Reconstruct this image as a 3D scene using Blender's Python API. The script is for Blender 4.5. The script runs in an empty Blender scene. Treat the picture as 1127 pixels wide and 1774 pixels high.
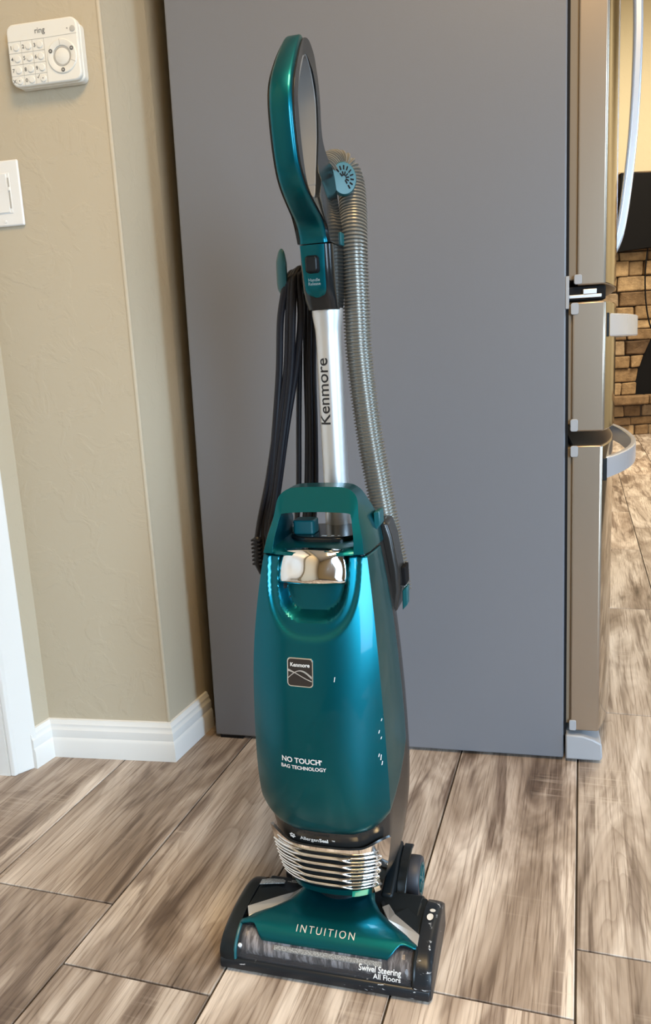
import bpy, bmesh, math, random
from mathutils import Vector, Matrix
random.seed(7)
S = bpy.context.scene
COL = S.collection
PI = math.pi
R = math.radians

# ------------------------------------------------------------------ camera, world, lights, exposure
cd = bpy.data.cameras.new('camera')
cam = bpy.data.objects.new('camera', cd); COL.objects.link(cam); S.camera = cam
cd.sensor_fit = 'VERTICAL'; cd.sensor_height = 24.0; cd.lens = 24.0 * 1360 / 1774
cd.clip_start = 0.02
cam.location = (0, 0, 0.78)
cam.rotation_euler = (Matrix.Rotation(R(90 - 11.153), 4, 'X') @ Matrix.Rotation(R(-3.12), 4, 'Z')).to_euler()

S.view_settings.view_transform = 'Standard'
S.view_settings.look = 'None'
S.view_settings.gamma = 1.0
S.view_settings.use_curve_mapping = False
S.view_settings.exposure = 0.0
S.cycles.max_bounces = 10
S.cycles.use_denoising = True

W = bpy.data.worlds.new('daylight'); S.world = W; W.use_nodes = True
W.node_tree.nodes['Background'].inputs[0].default_value = (0.75, 0.86, 1.0, 1)
W.node_tree.nodes['Background'].inputs[1].default_value = 1.5

def area(name, loc, target, sx, sy, power, color, spread=180):
    l = bpy.data.lights.new(name, 'AREA'); l.shape = 'RECTANGLE'; l.size = sx; l.size_y = sy
    l.energy = power; l.color = color; l.spread = R(spread)
    o = bpy.data.objects.new(name, l); COL.objects.link(o); o.location = loc
    o.rotation_euler = (Vector(target) - Vector(loc)).to_track_quat('-Z', 'Y').to_euler()
    return o
# assumed daylight sources, tilted down so low surfaces get more blue than high ones
area('assumed_rear_daylight', (1.35, -2.25, 1.05), (0.55, 0.9, -0.35), 1.00, 1.95, 46, (0.56, 0.78, 1.0), 90)  # assumed daylight source behind the camera, unseen, set before an assumed door opening
area('assumed_side_daylight', (4.5, -0.35, 1.25), (0.0, 1.2, -0.35), 1.9, 1.7, 46, (0.48, 0.73, 1.0), 80)  # assumed daylight from the right; area light stands before a solid wall, no opening
area('assumed_ceiling_lamp', (0.30, 0.25, 2.44), (0.30, 0.25, 0), 0.7, 0.7, 46, (1.0, 0.70, 0.35))  # assumed warm overhead source, unseen; no lamp fixture is built
area('living_fill_light', (2.9, 4.6, 4.15), (2.7, 4.8, 0), 1.6, 1.6, 175, (1.0, 0.86, 0.64), 130)  # added overhead light brightening the far room; the ceiling has no opening here

# ------------------------------------------------------------------ helpers
def link(name, me, mat=None, parent=None):
    o = bpy.data.objects.new(name, me); COL.objects.link(o)
    if mat is not None and not me.materials: me.materials.append(mat)
    if parent is not None: o.parent = parent
    return o
def mesh(name, V, F, mat=None, parent=None, smooth=True, bevel=0, seg=2, angle=35):
    me = bpy.data.meshes.new(name); me.from_pydata([tuple(v) for v in V], [], F)
    bm = bmesh.new(); bm.from_mesh(me); bmesh.ops.remove_doubles(bm, verts=bm.verts, dist=1e-6)
    bmesh.ops.recalc_face_normals(bm, faces=bm.faces); bm.to_mesh(me); bm.free()
    if smooth:
        me.polygons.foreach_set('use_smooth', [True] * len(me.polygons))
        me.set_sharp_from_angle(angle=R(angle))
    o = link(name, me, mat, parent)
    if bevel:
        m = o.modifiers.new('edge', 'BEVEL'); m.width = bevel; m.segments = seg; m.limit_method = 'ANGLE'; m.angle_limit = R(30)
        m.harden_normals = False
    return o
class MB:
    def __init__(s): s.V = []; s.F = []
    def add(s, V, F):
        n = len(s.V); s.V += [tuple(v) for v in V]; s.F += [tuple(i + n for i in f) for f in F]; return s
    def box(s, x0, x1, y0, y1, z0, z1):
        return s.add([(x0,y0,z0),(x1,y0,z0),(x1,y1,z0),(x0,y1,z0),(x0,y0,z1),(x1,y0,z1),(x1,y1,z1),(x0,y1,z1)],
                     [(0,3,2,1),(4,5,6,7),(0,1,5,4),(1,2,6,5),(2,3,7,6),(3,0,4,7)])
    def prism(s, poly, t0, t1, f):
        n = len(poly)
        V = [f(a, b, t0) for a, b in poly] + [f(a, b, t1) for a, b in poly]
        F = [tuple(range(n - 1, -1, -1)), tuple(range(n, 2 * n))] + [(i, (i + 1) % n, n + (i + 1) % n, n + i) for i in range(n)]
        return s.add(V, F)
    def loft(s, secs, cap=True, closed=True):
        n = len(secs[0]); V = [p for q in secs for p in q]; F = []
        for i in range(len(secs) - 1):
            for j in range(n if closed else n - 1):
                k = (j + 1) % n; F.append((i*n + j, i*n + k, (i+1)*n + k, (i+1)*n + j))
        if cap and closed: F += [tuple(range(n - 1, -1, -1)), tuple((len(secs)-1)*n + j for j in range(n))]
        return s.add(V, F)
    def tube(s, pts, rad, n=12, cap=True, flat=1.0, up=Vector((0, 0, 1))):
        pts = [Vector(p) for p in pts]; secs = []; N = None
        for i, p in enumerate(pts):
            t = (pts[min(i+1, len(pts)-1)] - pts[max(i-1, 0)]).normalized()
            if N is None:
                N = t.orthogonal().normalized() if abs(t.dot(up)) > .98 else (up - t * up.dot(t)).normalized()
            else: N = (N - t * N.dot(t)).normalized()
            B = t.cross(N); r = rad[i] if isinstance(rad, (list, tuple)) else rad
            secs.append([p + N * (r * math.cos(2*PI*k/n)) + B * (r * flat * math.sin(2*PI*k/n)) for k in range(n)])
        return s.loft(secs, cap)
    def lathe(s, prof, c, axis='z', n=24):
        c = Vector(c); secs = []
        for r, h in prof:
            q = []
            for k in range(n):
                a = 2*PI*k/n; u, v = r*math.cos(a), r*math.sin(a)
                q.append(c + Vector({'z': (u, v, h), 'x': (h, u, v), 'y': (u, h, v)}[axis]))
            secs.append(q)
        return s.loft(secs)
    def out(s, name, mat, parent=None, **k): return mesh(name, s.V, s.F, mat, parent, **k)
def spline(P, n):
    P = [Vector(p) for p in P]; out = []
    for i in range(len(P) - 1):
        p0, p1, p2, p3 = P[max(i-1,0)], P[i], P[i+1], P[min(i+2, len(P)-1)]
        for k in range(n):
            t = k / n
            out.append(0.5 * ((2*p1) + (p2-p0)*t + (2*p0-5*p1+4*p2-p3)*t*t + (3*p1-p0-3*p2+p3)*t**3))
    return out + [P[-1]]
def spline2(P, n, closed=False):
    Q = [(a, b, 0) for a, b in P]
    if closed:
        m = len(Q); r = spline(Q[-2:] + Q + Q[:3], n); r = r[2*n:(2+m)*n]
    else: r = spline(Q, n)
    return [(p.x, p.y) for p in r]
def interp(tab, z):
    if z <= tab[0][0]: return tab[0][1]
    for (a, b), (c, d) in zip(tab, tab[1:]):
        if z <= c: return b + (d - b) * (z - a) / (c - a)
    return tab[-1][1]
def sm(a, b, x):
    t = max(0.0, min(1.0, (x - a) / (b - a))); return t*t*(3-2*t)
def rrect(w, h, r, n=5, cx=0, cy=0):
    out = []
    for sx, sy, a0 in ((1,1,0), (-1,1,90), (-1,-1,180), (1,-1,270)):
        for k in range(n + 1):
            a = R(a0 + 90*k/n); out.append((cx + sx*(w/2 - r) + r*math.cos(a), cy + sy*(h/2 - r) + r*math.sin(a)))
    return out
def empty(name, loc, rz=0):
    o = bpy.data.objects.new(name, None); COL.objects.link(o); o.location = loc; o.rotation_euler = (0, 0, rz); o.empty_display_size = .05
    return o
def tag(o, label, cat, group=None):
    o['label'] = label; o['category'] = cat
    if group: o['group'] = group
    return o
def struct(o, label=None):
    o['kind'] = 'structure'
    if label: o['label'] = label
    return o
def glyphs(text, size, bold=0.0, align='CENTER', shear=0.0, space=1.0):
    c = bpy.data.curves.new('t', 'FONT'); c.body = text; c.size = size; c.align_x = align; c.align_y = 'CENTER'
    c.offset = bold; c.shear = shear; c.space_character = space; c.resolution_u = 3; c.fill_mode = 'FRONT'
    o = bpy.data.objects.new('t', c); COL.objects.link(o)
    dg = bpy.context.evaluated_depsgraph_get(); dg.update()
    me = bpy.data.meshes.new_from_object(o.evaluated_get(dg))
    bm = bmesh.new(); bm.from_mesh(me); bmesh.ops.triangulate(bm, faces=bm.faces)
    for _ in range(4):
        e = [e for e in bm.edges if e.calc_length() > size * .22]
        if not e: break
        bmesh.ops.subdivide_edges(bm, edges=e, cuts=1); bmesh.ops.triangulate(bm, faces=bm.faces)
    bm.to_mesh(me); bm.free()
    V = [(v.co.x, v.co.y) for v in me.vertices]; F = [tuple(p.vertices) for p in me.polygons]
    bpy.data.objects.remove(o); bpy.data.curves.remove(c); bpy.data.meshes.remove(me)
    return V, F
def lettering(name, items, f, mat, parent):
    """items: (text, x, z, size, bold, align, kwargs) laid on the surface f(x, z)"""
    m = MB()
    for it in items:
        t, x, z, size, bold, al = it[:6]; kw = it[6] if len(it) > 6 else {}
        V, F = glyphs(t, size, bold, al, **kw); m.add([f(x + a, z + b) for a, b in V], F)
    me = bpy.data.meshes.new(name); me.from_pydata(m.V, [], m.F)
    return link(name, me, mat, parent)

# ------------------------------------------------------------------ materials
def mat(name, col, rough=.5, metal=0.0, coat=0.0, coat_r=.05, spec=.5, **kw):
    m = bpy.data.materials.new(name); m.use_nodes = True
    b = m.node_tree.nodes['Principled BSDF']
    b.inputs['Base Color'].default_value = (*col, 1); b.inputs['Roughness'].default_value = rough
    b.inputs['Metallic'].default_value = metal; b.inputs['Coat Weight'].default_value = coat
    b.inputs['Coat Roughness'].default_value = coat_r; b.inputs['Specular IOR Level'].default_value = spec
    for k, v in kw.items(): b.inputs[k.replace('_', ' ')].default_value = v
    return m
class NT:
    def __init__(s, m): s.t = m.node_tree; s.b = s.t.nodes['Principled BSDF']
    def n(s, typ, **kw):
        n = s.t.nodes.new(typ)
        for k, v in kw.items():
            if k.startswith('i_'): n.inputs[k[2:].replace('_', ' ')].default_value = v
            else: setattr(n, k, v)
        return n
    def l(s, a, b): s.t.links.new(a, b)
    def ramp(s, fac, stops):
        n = s.t.nodes.new('ShaderNodeValToRGB'); e = n.color_ramp.elements
        while len(e) < len(stops): e.new(0.5)
        for el, (p, c) in zip(e, stops): el.position = p; el.color = (*c, 1)
        s.l(fac, n.inputs[0]); return n.outputs[0]
    def mix(s, fac, a, b, mode='MIX'):
        n = s.t.nodes.new('ShaderNodeMix'); n.data_type = 'RGBA'; n.blend_type = mode
        for i, v in ((0, fac), (6, a), (7, b)):
            if hasattr(v, 'is_linked') or hasattr(v, 'links'): s.l(v, n.inputs[i])
            else: n.inputs[i].default_value = v if i == 0 else (*v, 1)
        return n.outputs[2]
    def bump(s, h, strength, dist=.002):
        n = s.n('ShaderNodeBump'); n.inputs['Strength'].default_value = strength; n.inputs['Distance'].default_value = dist
        s.l(h, n.inputs['Height']); s.l(n.outputs[0], s.b.inputs['Normal'])
def noise(k, vec, scale, detail=4, rough=.55, dist=0):
    n = k.n('ShaderNodeTexNoise'); n.inputs['Scale'].default_value = scale; n.inputs['Detail'].default_value = detail
    n.inputs['Roughness'].default_value = rough; n.inputs['Distortion'].default_value = dist
    if vec is not None: k.l(vec, n.inputs['Vector'])
    return n.outputs[0]

def wall_paint(name, col):
    m = mat(name, col, .62); k = NT(m); tc = k.n('ShaderNodeTexCoord').outputs['Object']
    h = noise(k, tc, 16, 5, .6, .8); hr = k.ramp(h, [(.50, (0,0,0)), (.58, (1,1,1))])
    f = noise(k, tc, 90, 3)
    k.bump(k.mix(.3, hr, f), .22, .0022); return m
WALL = wall_paint('khaki_wall_paint', (0.45, 0.385, 0.280))
CREAM = wall_paint('cream_wall_paint', (0.66, 0.58, 0.40))
CEIL = mat('ceiling_paint', (0.78, 0.76, 0.72), .8)
TRIM = mat('white_trim_gloss', (0.70, 0.69, 0.66), .35)

def plank_mat():
    m = mat('wood_look_tile', (.4,.33,.27), .5); k = NT(m)
    tc = k.n('ShaderNodeTexCoord').outputs['Object']; oi = k.n('ShaderNodeObjectInfo').outputs['Random']
    off = k.n('ShaderNodeVectorMath', operation='MULTIPLY'); cmb = k.n('ShaderNodeCombineXYZ')
    for i in range(3): k.l(oi, cmb.inputs[i])
    k.l(cmb.outputs[0], off.inputs[0]); off.inputs[1].default_value = (91, 57, 33)
    def vec(sx, sy):
        a = k.n('ShaderNodeVectorMath', operation='MULTIPLY'); k.l(tc, a.inputs[0]); a.inputs[1].default_value = (sx, sy, 1)
        b = k.n('ShaderNodeVectorMath', operation='ADD'); k.l(a.outputs[0], b.inputs[0]); k.l(off.outputs[0], b.inputs[1])
        return b.outputs[0]
    broad = noise(k, vec(2.2, 9), 1.0, 4, .6, 1.2)
    base = k.ramp(broad, [(.25, (.125,.092,.070)), (.38, (.29,.230,.185)), (.50, (.45,.382,.328)), (.64, (.70,.635,.575))])
    # cathedral grain lines
    fig = noise(k, vec(.75, 7.5), 1.0, 2, .45, .5)
    mu_ = k.n('ShaderNodeMath', operation='MULTIPLY'); k.l(fig, mu_.inputs[0]); mu_.inputs[1].default_value = 26
    fr_ = k.n('ShaderNodeMath', operation='FRACT'); k.l(mu_.outputs[0], fr_.inputs[0])
    wl = k.ramp(fr_.outputs[0], [(.0, (.50,.44,.40)), (.14, (.86,.83,.81)), (.45, (1.02,1.01,1.0)), (.96, (1.0,1.0,1.0)), (1, (.60,.55,.51))])
    fine = noise(k, vec(6, 260), 1.0, 4, .65)
    fl = k.ramp(fine, [(.36, (.55,.50,.46)), (.47, (.95,.94,.93)), (.75, (1.10,1.10,1.10))])
    streak = noise(k, vec(3.0, 26), 1.0, 3, .55, .6)
    sr = k.ramp(streak, [(.35, (.27,.21,.175)), (.44, (.88,.86,.84)), (.6, (1.06,1.06,1.06))])
    patch = noise(k, vec(4, 5), 1.0, 2)
    c = k.mix(1.0, base, fl, 'MULTIPLY'); c = k.mix(.42, c, wl, 'MULTIPLY'); c = k.mix(.8, c, sr, 'MULTIPLY')
    # saw-mark cross scratches
    cross = noise(k, vec(150, 6), 1.0, 2)
    cm = k.n('ShaderNodeMath', operation='MULTIPLY'); k.l(k.ramp(cross, [(.55,(0,0,0)),(.68,(1,1,1))]), cm.inputs[0]); k.l(k.ramp(patch, [(.55,(0,0,0)),(.68,(.45,.45,.45))]), cm.inputs[1])
    c = k.mix(cm.outputs[0], c, (.60,.52,.44))
    tint = k.ramp(oi, [(0, (.86,.84,.82)), (.5, (1,1,1)), (1, (1.12,1.08,1.04))])
    c = k.mix(1.0, c, tint, 'MULTIPLY')
    k.l(c, k.b.inputs['Base Color'])
    k.bump(fine, .25, .0008)
    return m
PLANK = plank_mat()
GROUT = mat('dark_grout', (.045,.038,.033), .8)
def stone_mat():
    m = mat('ledger_stone', (.4,.28,.15), .85); k = NT(m)
    tc = k.n('ShaderNodeTexCoord').outputs['Object']; oi = k.n('ShaderNodeObjectInfo').outputs['Random']
    base = k.ramp(oi, [(0,(.12,.07,.035)), (.25,(.27,.17,.085)), (.5,(.38,.25,.125)), (.75,(.46,.32,.175)), (1,(.22,.165,.115))])
    f = noise(k, tc, 14, 5, .65); fr = k.ramp(f, [(.3,(.55,.52,.5)), (.6,(1.05,1.05,1.05))])
    k.l(k.mix(1.0, base, fr, 'MULTIPLY'), k.b.inputs['Base Color']); k.bump(f, .7, .02); return m
STONE = stone_mat()
MORTAR = mat('dark_mortar', (.07,.05,.035), .9)
BLACK = mat('matte_black', (.006,.006,.007), .7, spec=.15)
SCREEN = mat('dark_screen', (.004,.004,.005), .55, spec=.15)
# vacuum
def teal_mat(name, col, metal=.75, rough=.34):
    m = mat(name, col, rough, metal, coat=.22, coat_r=.05); return m
TEAL = teal_mat('teal_metallic_paint', (.001, .118, .155), .90, .36)
TEALP = mat('teal_plastic', (.004, .085, .100), .36)
DARK = mat('dark_grey_gloss_plastic', (.010, .012, .013), .16, spec=.42)
DARKM = mat('dark_satin_plastic', (.007, .010, .012), .36, spec=.28)
CHARC = mat('charcoal_plastic', (.020, .019, .018), .26, spec=.4)
LINING = mat('grey_lining_plastic', (.16, .16, .16), .32)
CHROME = mat('chrome', (.88, .87, .85), .06, 1.0)
SILVER = mat('brushed_silver', (.68, .68, .68), .42, .9)
WHITEP = mat('white_print', (.72, .72, .70), .5)
BLACKP = mat('black_print', (.008, .008, .01), .5)
BROWNP = mat('badge_dark_brown', (.022, .016, .014), .3)
RUBBER = mat('cord_rubber', (.010, .010, .014), .40, spec=.3)
WHEELR = mat('wheel_rubber', (.03, .034, .045), .5)
def hose_mat():
    m = mat('grey_ribbed_hose', (.20,.185,.155), .3, .35); return m
HOSE = hose_mat()
def window_mat():
    return mat('smoky_clear_plastic', (.10,.10,.11), .05, Alpha=.22)
CLEAR = window_mat()
def brush_mat():
    m = mat('dusty_brush_bristle', (.1,.09,.09), .9); k = NT(m); tc = k.n('ShaderNodeTexCoord').outputs['Object']
    mp = k.n('ShaderNodeMapping'); mp.inputs['Scale'].default_value = (70, 14, 14); k.l(tc, mp.inputs[0])
    f = noise(k, mp.outputs[0], 2.2, 4, .6)
    k.l(k.ramp(f, [(.32,(.02,.02,.025)), (.48,(.16,.135,.125)), (.64,(.62,.56,.55))]), k.b.inputs['Base Color']); k.bump(f, .6, .002); return m
BRUSH = brush_mat()
MESHP = mat('grey_label', (.42,.42,.40), .5)
k = NT(MESHP); tc = k.n('ShaderNodeTexCoord').outputs['Object']; vo = k.n('ShaderNodeTexVoronoi'); vo.inputs['Scale'].default_value = 620; k.l(tc, vo.inputs[0])
k.l(k.ramp(vo.outputs[0], [(.2,(.55,.55,.53)), (.6,(.22,.22,.21))]), k.b.inputs['Base Color'])
def scuffed(name, col):
    m = mat(name, col, .34, spec=.3); k = NT(m); tc = k.n('ShaderNodeTexCoord').outputs['Object']
    mp = k.n('ShaderNodeMapping'); mp.inputs['Scale'].default_value = (60, 60, 240); k.l(tc, mp.inputs[0])
    a = noise(k, mp.outputs[0], 1.2, 4, .65, .5); b = noise(k, tc, 26, 2)
    mu = k.n('ShaderNodeMath', operation='MULTIPLY')
    k.l(k.ramp(a, [(.62,(0,0,0)), (.68,(1,1,1))]), mu.inputs[0]); k.l(k.ramp(b, [(.52,(0,0,0)), (.62,(1,1,1))]), mu.inputs[1])
    k.l(k.mix(mu.outputs[0], col, (.55,.56,.58)), k.b.inputs['Base Color']); return m
BUMPER = scuffed('scuffed_bumper', (.010,.013,.017))
# fridge
def fridge_side():
    m = mat('grey_textured_fridge_side', (.150,.156,.174), .36); k = NT(m); tc = k.n('ShaderNodeTexCoord').outputs['Object']
    h = noise(k, tc, 420, 2, .5); k.bump(h, .10, .0006); return m
FSIDE = fridge_side()
STEEL = mat('brushed_stainless', (.36,.295,.230), .33, .8)
STEELF = mat('polished_stainless_front', (.44,.43,.42), .12, 1.0)
HANDLE = mat('satin_steel_handle', (.74,.78,.86), .26, .65)
GASKET = mat('taupe_gasket', (.17,.135,.095), .6)
GREYP = mat('grey_plastic', (.30,.31,.33), .4)
WHITE = mat('white_plastic', (.70,.68,.62), .38)
WHITE2 = mat('white_switch_plastic', (.74,.73,.70), .3)
GREYT = mat('grey_print', (.10,.10,.10), .5)
LINE = mat('line_print', (.42,.40,.36), .6)

# ------------------------------------------------------------------ the setting
u = Vector((math.cos(R(71.7)), math.sin(R(71.7)), 0)); v = Vector((u.y, -u.x, 0))
floor = struct(MB().box(-2.2, 4.8, -2.6, 6.9, -.06, -.0035).out('floor', GROUT, smooth=False), 'wood-look plank tile floor with thin dark joints')
PW, PL, GAP = .2185, .72, .0028
pv, pf = [], []
bmv = MB().box(GAP/2, PL - GAP/2, GAP/2, PW - GAP/2, -.008, 0)
pm = bpy.data.meshes.new('plank'); pm.from_pydata(bmv.V, [], bmv.F)
bm = bmesh.new(); bm.from_mesh(pm); bmesh.ops.recalc_face_normals(bm, faces=bm.faces)
top_edges = [e for e in bm.edges if all(w.co.z > -.001 for w in e.verts)]
bmesh.ops.bevel(bm, geom=top_edges, offset=.0008, segments=1, affect='EDGES'); bm.to_mesh(pm); bm.free(); pm.materials.append(PLANK)
starts = {-1: .83, -2: .865, -3: .755, -4: .875, -5: .70, 0: .946, 1: .61, 2: .80, 3: .50, 4: .70, 5: .9, -6: .72}
for kk in range(-6, 6):
    e0 = starts[kk]
    for i in range(-2, 9):
        us = e0 + PL * i
        if kk < 0 and us > 1.75: continue
        if kk >= 2 and us < -.5: continue
        o = link('plank', pm, None, floor)
        p = u * us - v * 0 + v * (kk * PW)
        # local x along u, local y toward -v would mirror: use rotation of u, y axis = left of u
        o.location = u * us + v * (kk * PW + PW); o.rotation_euler = (0, 0, R(71.7))

# left wall group: polyline in plan
TH = .11
def offs(poly, d):
    out = []
    for i, p in enumerate(poly):
        a = (Vector(poly[i]) - Vector(poly[max(i-1,0)])) if i else (Vector(poly[1]) - Vector(poly[0]))
        b = (Vector(poly[min(i+1,len(poly)-1)]) - Vector(poly[i])) if i < len(poly)-1 else a
        a.normalize(); b.normalize(); na = Vector((-a.y, a.x)); nb = Vector((-b.y, b.x)); n = (na + nb).normalized()
        out.append(Vector(p) + n * (d / max(.3, n.dot(na))))
    return out
def wallrun(name, poly, z0, z1, thick, m):
    q = offs(poly, thick); mb = MB()
    P = [Vector(p) for p in poly]
    for i in range(len(P) - 1):
        mb.prism([P[i], P[i+1], q[i+1], q[i]], z0, z1, lambda a, b, t: (a, b, t)) if False else mb.prism([(P[i].x,P[i].y),(P[i+1].x,P[i+1].y),(q[i+1].x,q[i+1].y),(q[i].x,q[i].y)], z0, z1, lambda a, b, t: (a, b, t))
    return mb.out(name, m, smooth=False)
wL, wC = (-.5935, 1.5170), (-.3355, 1.4669)            # main face, left end and outside corner
side2 = (wC[0] + .15*math.cos(R(69.5)), wC[1] + .15*math.sin(R(69.5)))
side3 = (side2[0] + 5.06*math.cos(R(76.5)), side2[1] + 5.06*math.sin(R(76.5)))
ret = (wL[0] - .062*math.cos(R(66)), wL[1] - .062*math.sin(R(66)))
struct(wallrun('wall_left', [ret, wL, wC], 0, 2.5, .10, WALL), 'khaki textured wall carrying keypad and switch')
struct(wallrun('wall_side', [wC, side2, side3], 0, 4.2, .10, WALL), 'khaki wall return running back beside the refrigerator')
bprof = [(0, 0), (.0145, 0), (.0150, .036), (.0130, .041), (.0118, .043), (.0125, .052), (.0118, .0595), (.0090, .064), (.0085, .0665), (.0085, .0705), (.0060, .0745), (.0045, .079), (0, .080)]
struct(MB().tube([(wC[0] - .0015, wC[1] + .0035, .08), (wC[0] - .0015, wC[1] + .0035, 2.5)], .0045, 12).out('trim_4', WALL))
struct(MB().box(4.585, 4.6, -1.36, -1.30, .35, 2.15).box(4.585, 4.6, .60, .66, .35, 2.15).box(4.585, 4.6, -1.30, .60, .35, .41).box(4.585, 4.6, -1.30, .60, 2.09, 2.15).out('added_window_frame', TRIM, smooth=False))  # unseen frame added around the assumed side light; wall_right behind it is solid
def baserun(name, poly):
    secs = []
    for i, p in enumerate(poly):
        pass
    rows = [[(q.x, q.y, z) for q in offs(poly, -d)] for d, z in bprof]
    secs = [[r[i] for r in rows] for i in range(len(poly))]
    return struct(MB().loft(secs).out(name, TRIM, angle=25))
baserun('baseboard_left', [ret, wL, wC, side2])
jA = Vector((-.604, 1.465)); jB = Vector((-.648, 1.428))
cas = MB().prism([(jA.x, jA.y), (jA.x-.010, jA.y+.020), (jB.x-.012, jB.y+.018), (jB.x-.001, jB.y+.002), (jB.x+.008, jB.y+.001), (jB.x+.012, jB.y+.008)], 0, 2.1, lambda a, b, t: (a, b, t))
struct(cas.out('trim_1', TRIM, smooth=False, bevel=.002), 'white door casing at the left edge')
jm = MB().prism([(-.652, 1.4315), (-.80, 1.466), (-.80, 1.52), (-.63, 1.475)], 0, 2.1, lambda a, b, t: (a, b, t))
struct(jm.out('trim_2', TRIM, smooth=False), 'white door jamb left of the casing')
struct(MB().box(-.86, -.795, .47, 1.50, .004, 2.1).out('door_1', TRIM, smooth=False, bevel=.003))
struct(MB().box(-.90, -.66, -2.6, .5, 0, 2.5).out('wall_west', WALL, smooth=False))
struct(MB().box(-.9, -.66, .5, 1.5, 2.1, 2.5).out('trim_3', WALL, smooth=False))
struct(MB().box(-.9, 1.0, -2.5, -2.4, 0, 2.5).box(2.8, 4.7, -2.5, -2.4, 0, 2.5).box(1.0, 2.8, -2.5, -2.4, 2.1, 2.5).out('wall_rear', WALL, smooth=False))  # the door opening is assumed, added for the rear daylight
struct(MB().box(1.0, 1.06, -2.46, -2.38, 0, 2.1).box(2.74, 2.8, -2.46, -2.38, 0, 2.1).box(1.87, 1.93, -2.44, -2.38, .05, 2.05).box(1.06, 2.74, -2.46, -2.38, 2.05, 2.1).out('assumed_patio_door', TRIM, smooth=False))  # assumed patio door frame, unseen, added to go with the rear light
struct(MB().box(4.6, 4.7, -2.5, 6.9, 0, 4.2).out('wall_right', CREAM, smooth=False))
struct(MB().box(-1.0, 4.7, -2.5, 2.9, 2.5, 2.56).out('ceiling', CEIL, smooth=False))
struct(MB().box(-.3, 4.7, 2.8, 6.9, 4.2, 4.26).box(-.3, 4.7, 2.8, 2.9, 2.5, 4.2).out('ceiling_2', CEIL, smooth=False))
struct(MB().box(.8, 4.7, 6.725, 6.82, 0, 4.2).out('wall_back', CREAM, smooth=False), 'cream living room wall above the stone fireplace')

# ------------------------------------------------------------------ far fireplace
FP = tag(empty('stone_fireplace', (2.6, 6.62, 0)), 'rustic brown ledger-stone fireplace wall with raised hearth in far room', 'fireplace')
MB().box(-.9, 1.0, .04, .10, 0, 2.10).out('mortar_bed', MORTAR, FP, smooth=False)
def stone(w, h, d, x, z, y, w0=None, w1=None):
    V = []
    j = lambda s: random.uniform(-s, s)
    q = MB().box(0, w, -d, .03, 0, h)
    q.V = [(a if a == 0 or w0 is None else (w1 if c > 0 else w0), b, c) for a, b, c in (MB().box(0, w or 1, -d, .03, 0, h).V)]
    V = [(a + j(.006), b + (j(.012) if b < 0 else 0), c + j(.006)) for a, b, c in q.V]
    o = mesh('stone', V, q.F, STONE, FP, smooth=False, bevel=.010, seg=2); o.location = (x, y, z); return o
ac, ar = .395, .345      # arch centre (x) and half width
def in_arch(x, z):
    zz = z - .325
    return zz < .62 and abs(x - ac) < ar * math.sqrt(max(0, 1 - (zz/.62)**2))
def arch_left(z):
    q = (z - .325)/.62
    return ac - ar*math.sqrt(1 - q*q) if q < 1 else 9
z = .335
while z < 2.08:
    h = random.choice((.075, .09, .105, .12)); x = -.62 + random.uniform(-.1, 0)
    h = min(h, 2.10 - z)
    while x < .95:
        w = random.uniform(.12, .30); xx = x; x += w
        lo_, hi_ = arch_left(z + .003), arch_left(z + h - .004)
        if xx + w > min(lo_, hi_) and xx < 2*ac - min(lo_, hi_):
            if xx < min(lo_, hi_) - .03: stone(0, h - .007, random.uniform(.0, .03), xx, z, .02, lo_ - xx, hi_ - xx)
            continue
        stone(w - .007, h - .007, random.uniform(.0, .035), xx, z, .02)
    z += h
z = .0
while z < .25:
    h = min(random.choice((.07, .085, .1)), .255 - z); x = -.62 + random.uniform(-.1, 0)
    while x < .95:
        w = random.uniform(.10, .26); stone(w - .008, max(.03, h - .007), random.uniform(.0, .03), x, z, -.02); x += w
    z += h
MB().box(-.70, 1.0, -.01, .05, 0, .255).out('hearth_base', MORTAR, FP, smooth=False)
x = -.70
while x < .95:
    w = random.uniform(.35, .5); q = MB().box(0, w - .006, -.115, .03, .258, .330); o = q.out('hearth_slab', STONE, FP, smooth=False, bevel=.012); o.location = (x, 0, 0); x += w
fb = MB().box(ac - ar - .02, ac + ar + .02, .02, .035, .33, .96); fb.out('firebox', BLACK, FP, smooth=False)
tvm = MB().prism([(-.16, 1.475), (.50, 1.535), (.33, 2.06), (-.145, 2.07)], -.075, -.02, lambda a, b, t: (2.6 + a, 6.6 + t, b))
tv = tvm.out('wall_screen', SCREEN, None, smooth=False, bevel=.004); tag(tv, 'large black wall screen hung above the stone fireplace', 'television')
cb = MB().tube(spline([(2.695, 6.555, 1.52), (2.675, 6.55, 1.3), (2.69, 6.55, 1.05), (2.74, 6.55, .86), (2.83, 6.55, .80)], 8), .006, 6)
tag(cb.out('cable', BLACK), 'thin black cable dangling down the stone below wall screen', 'cable')

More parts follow.
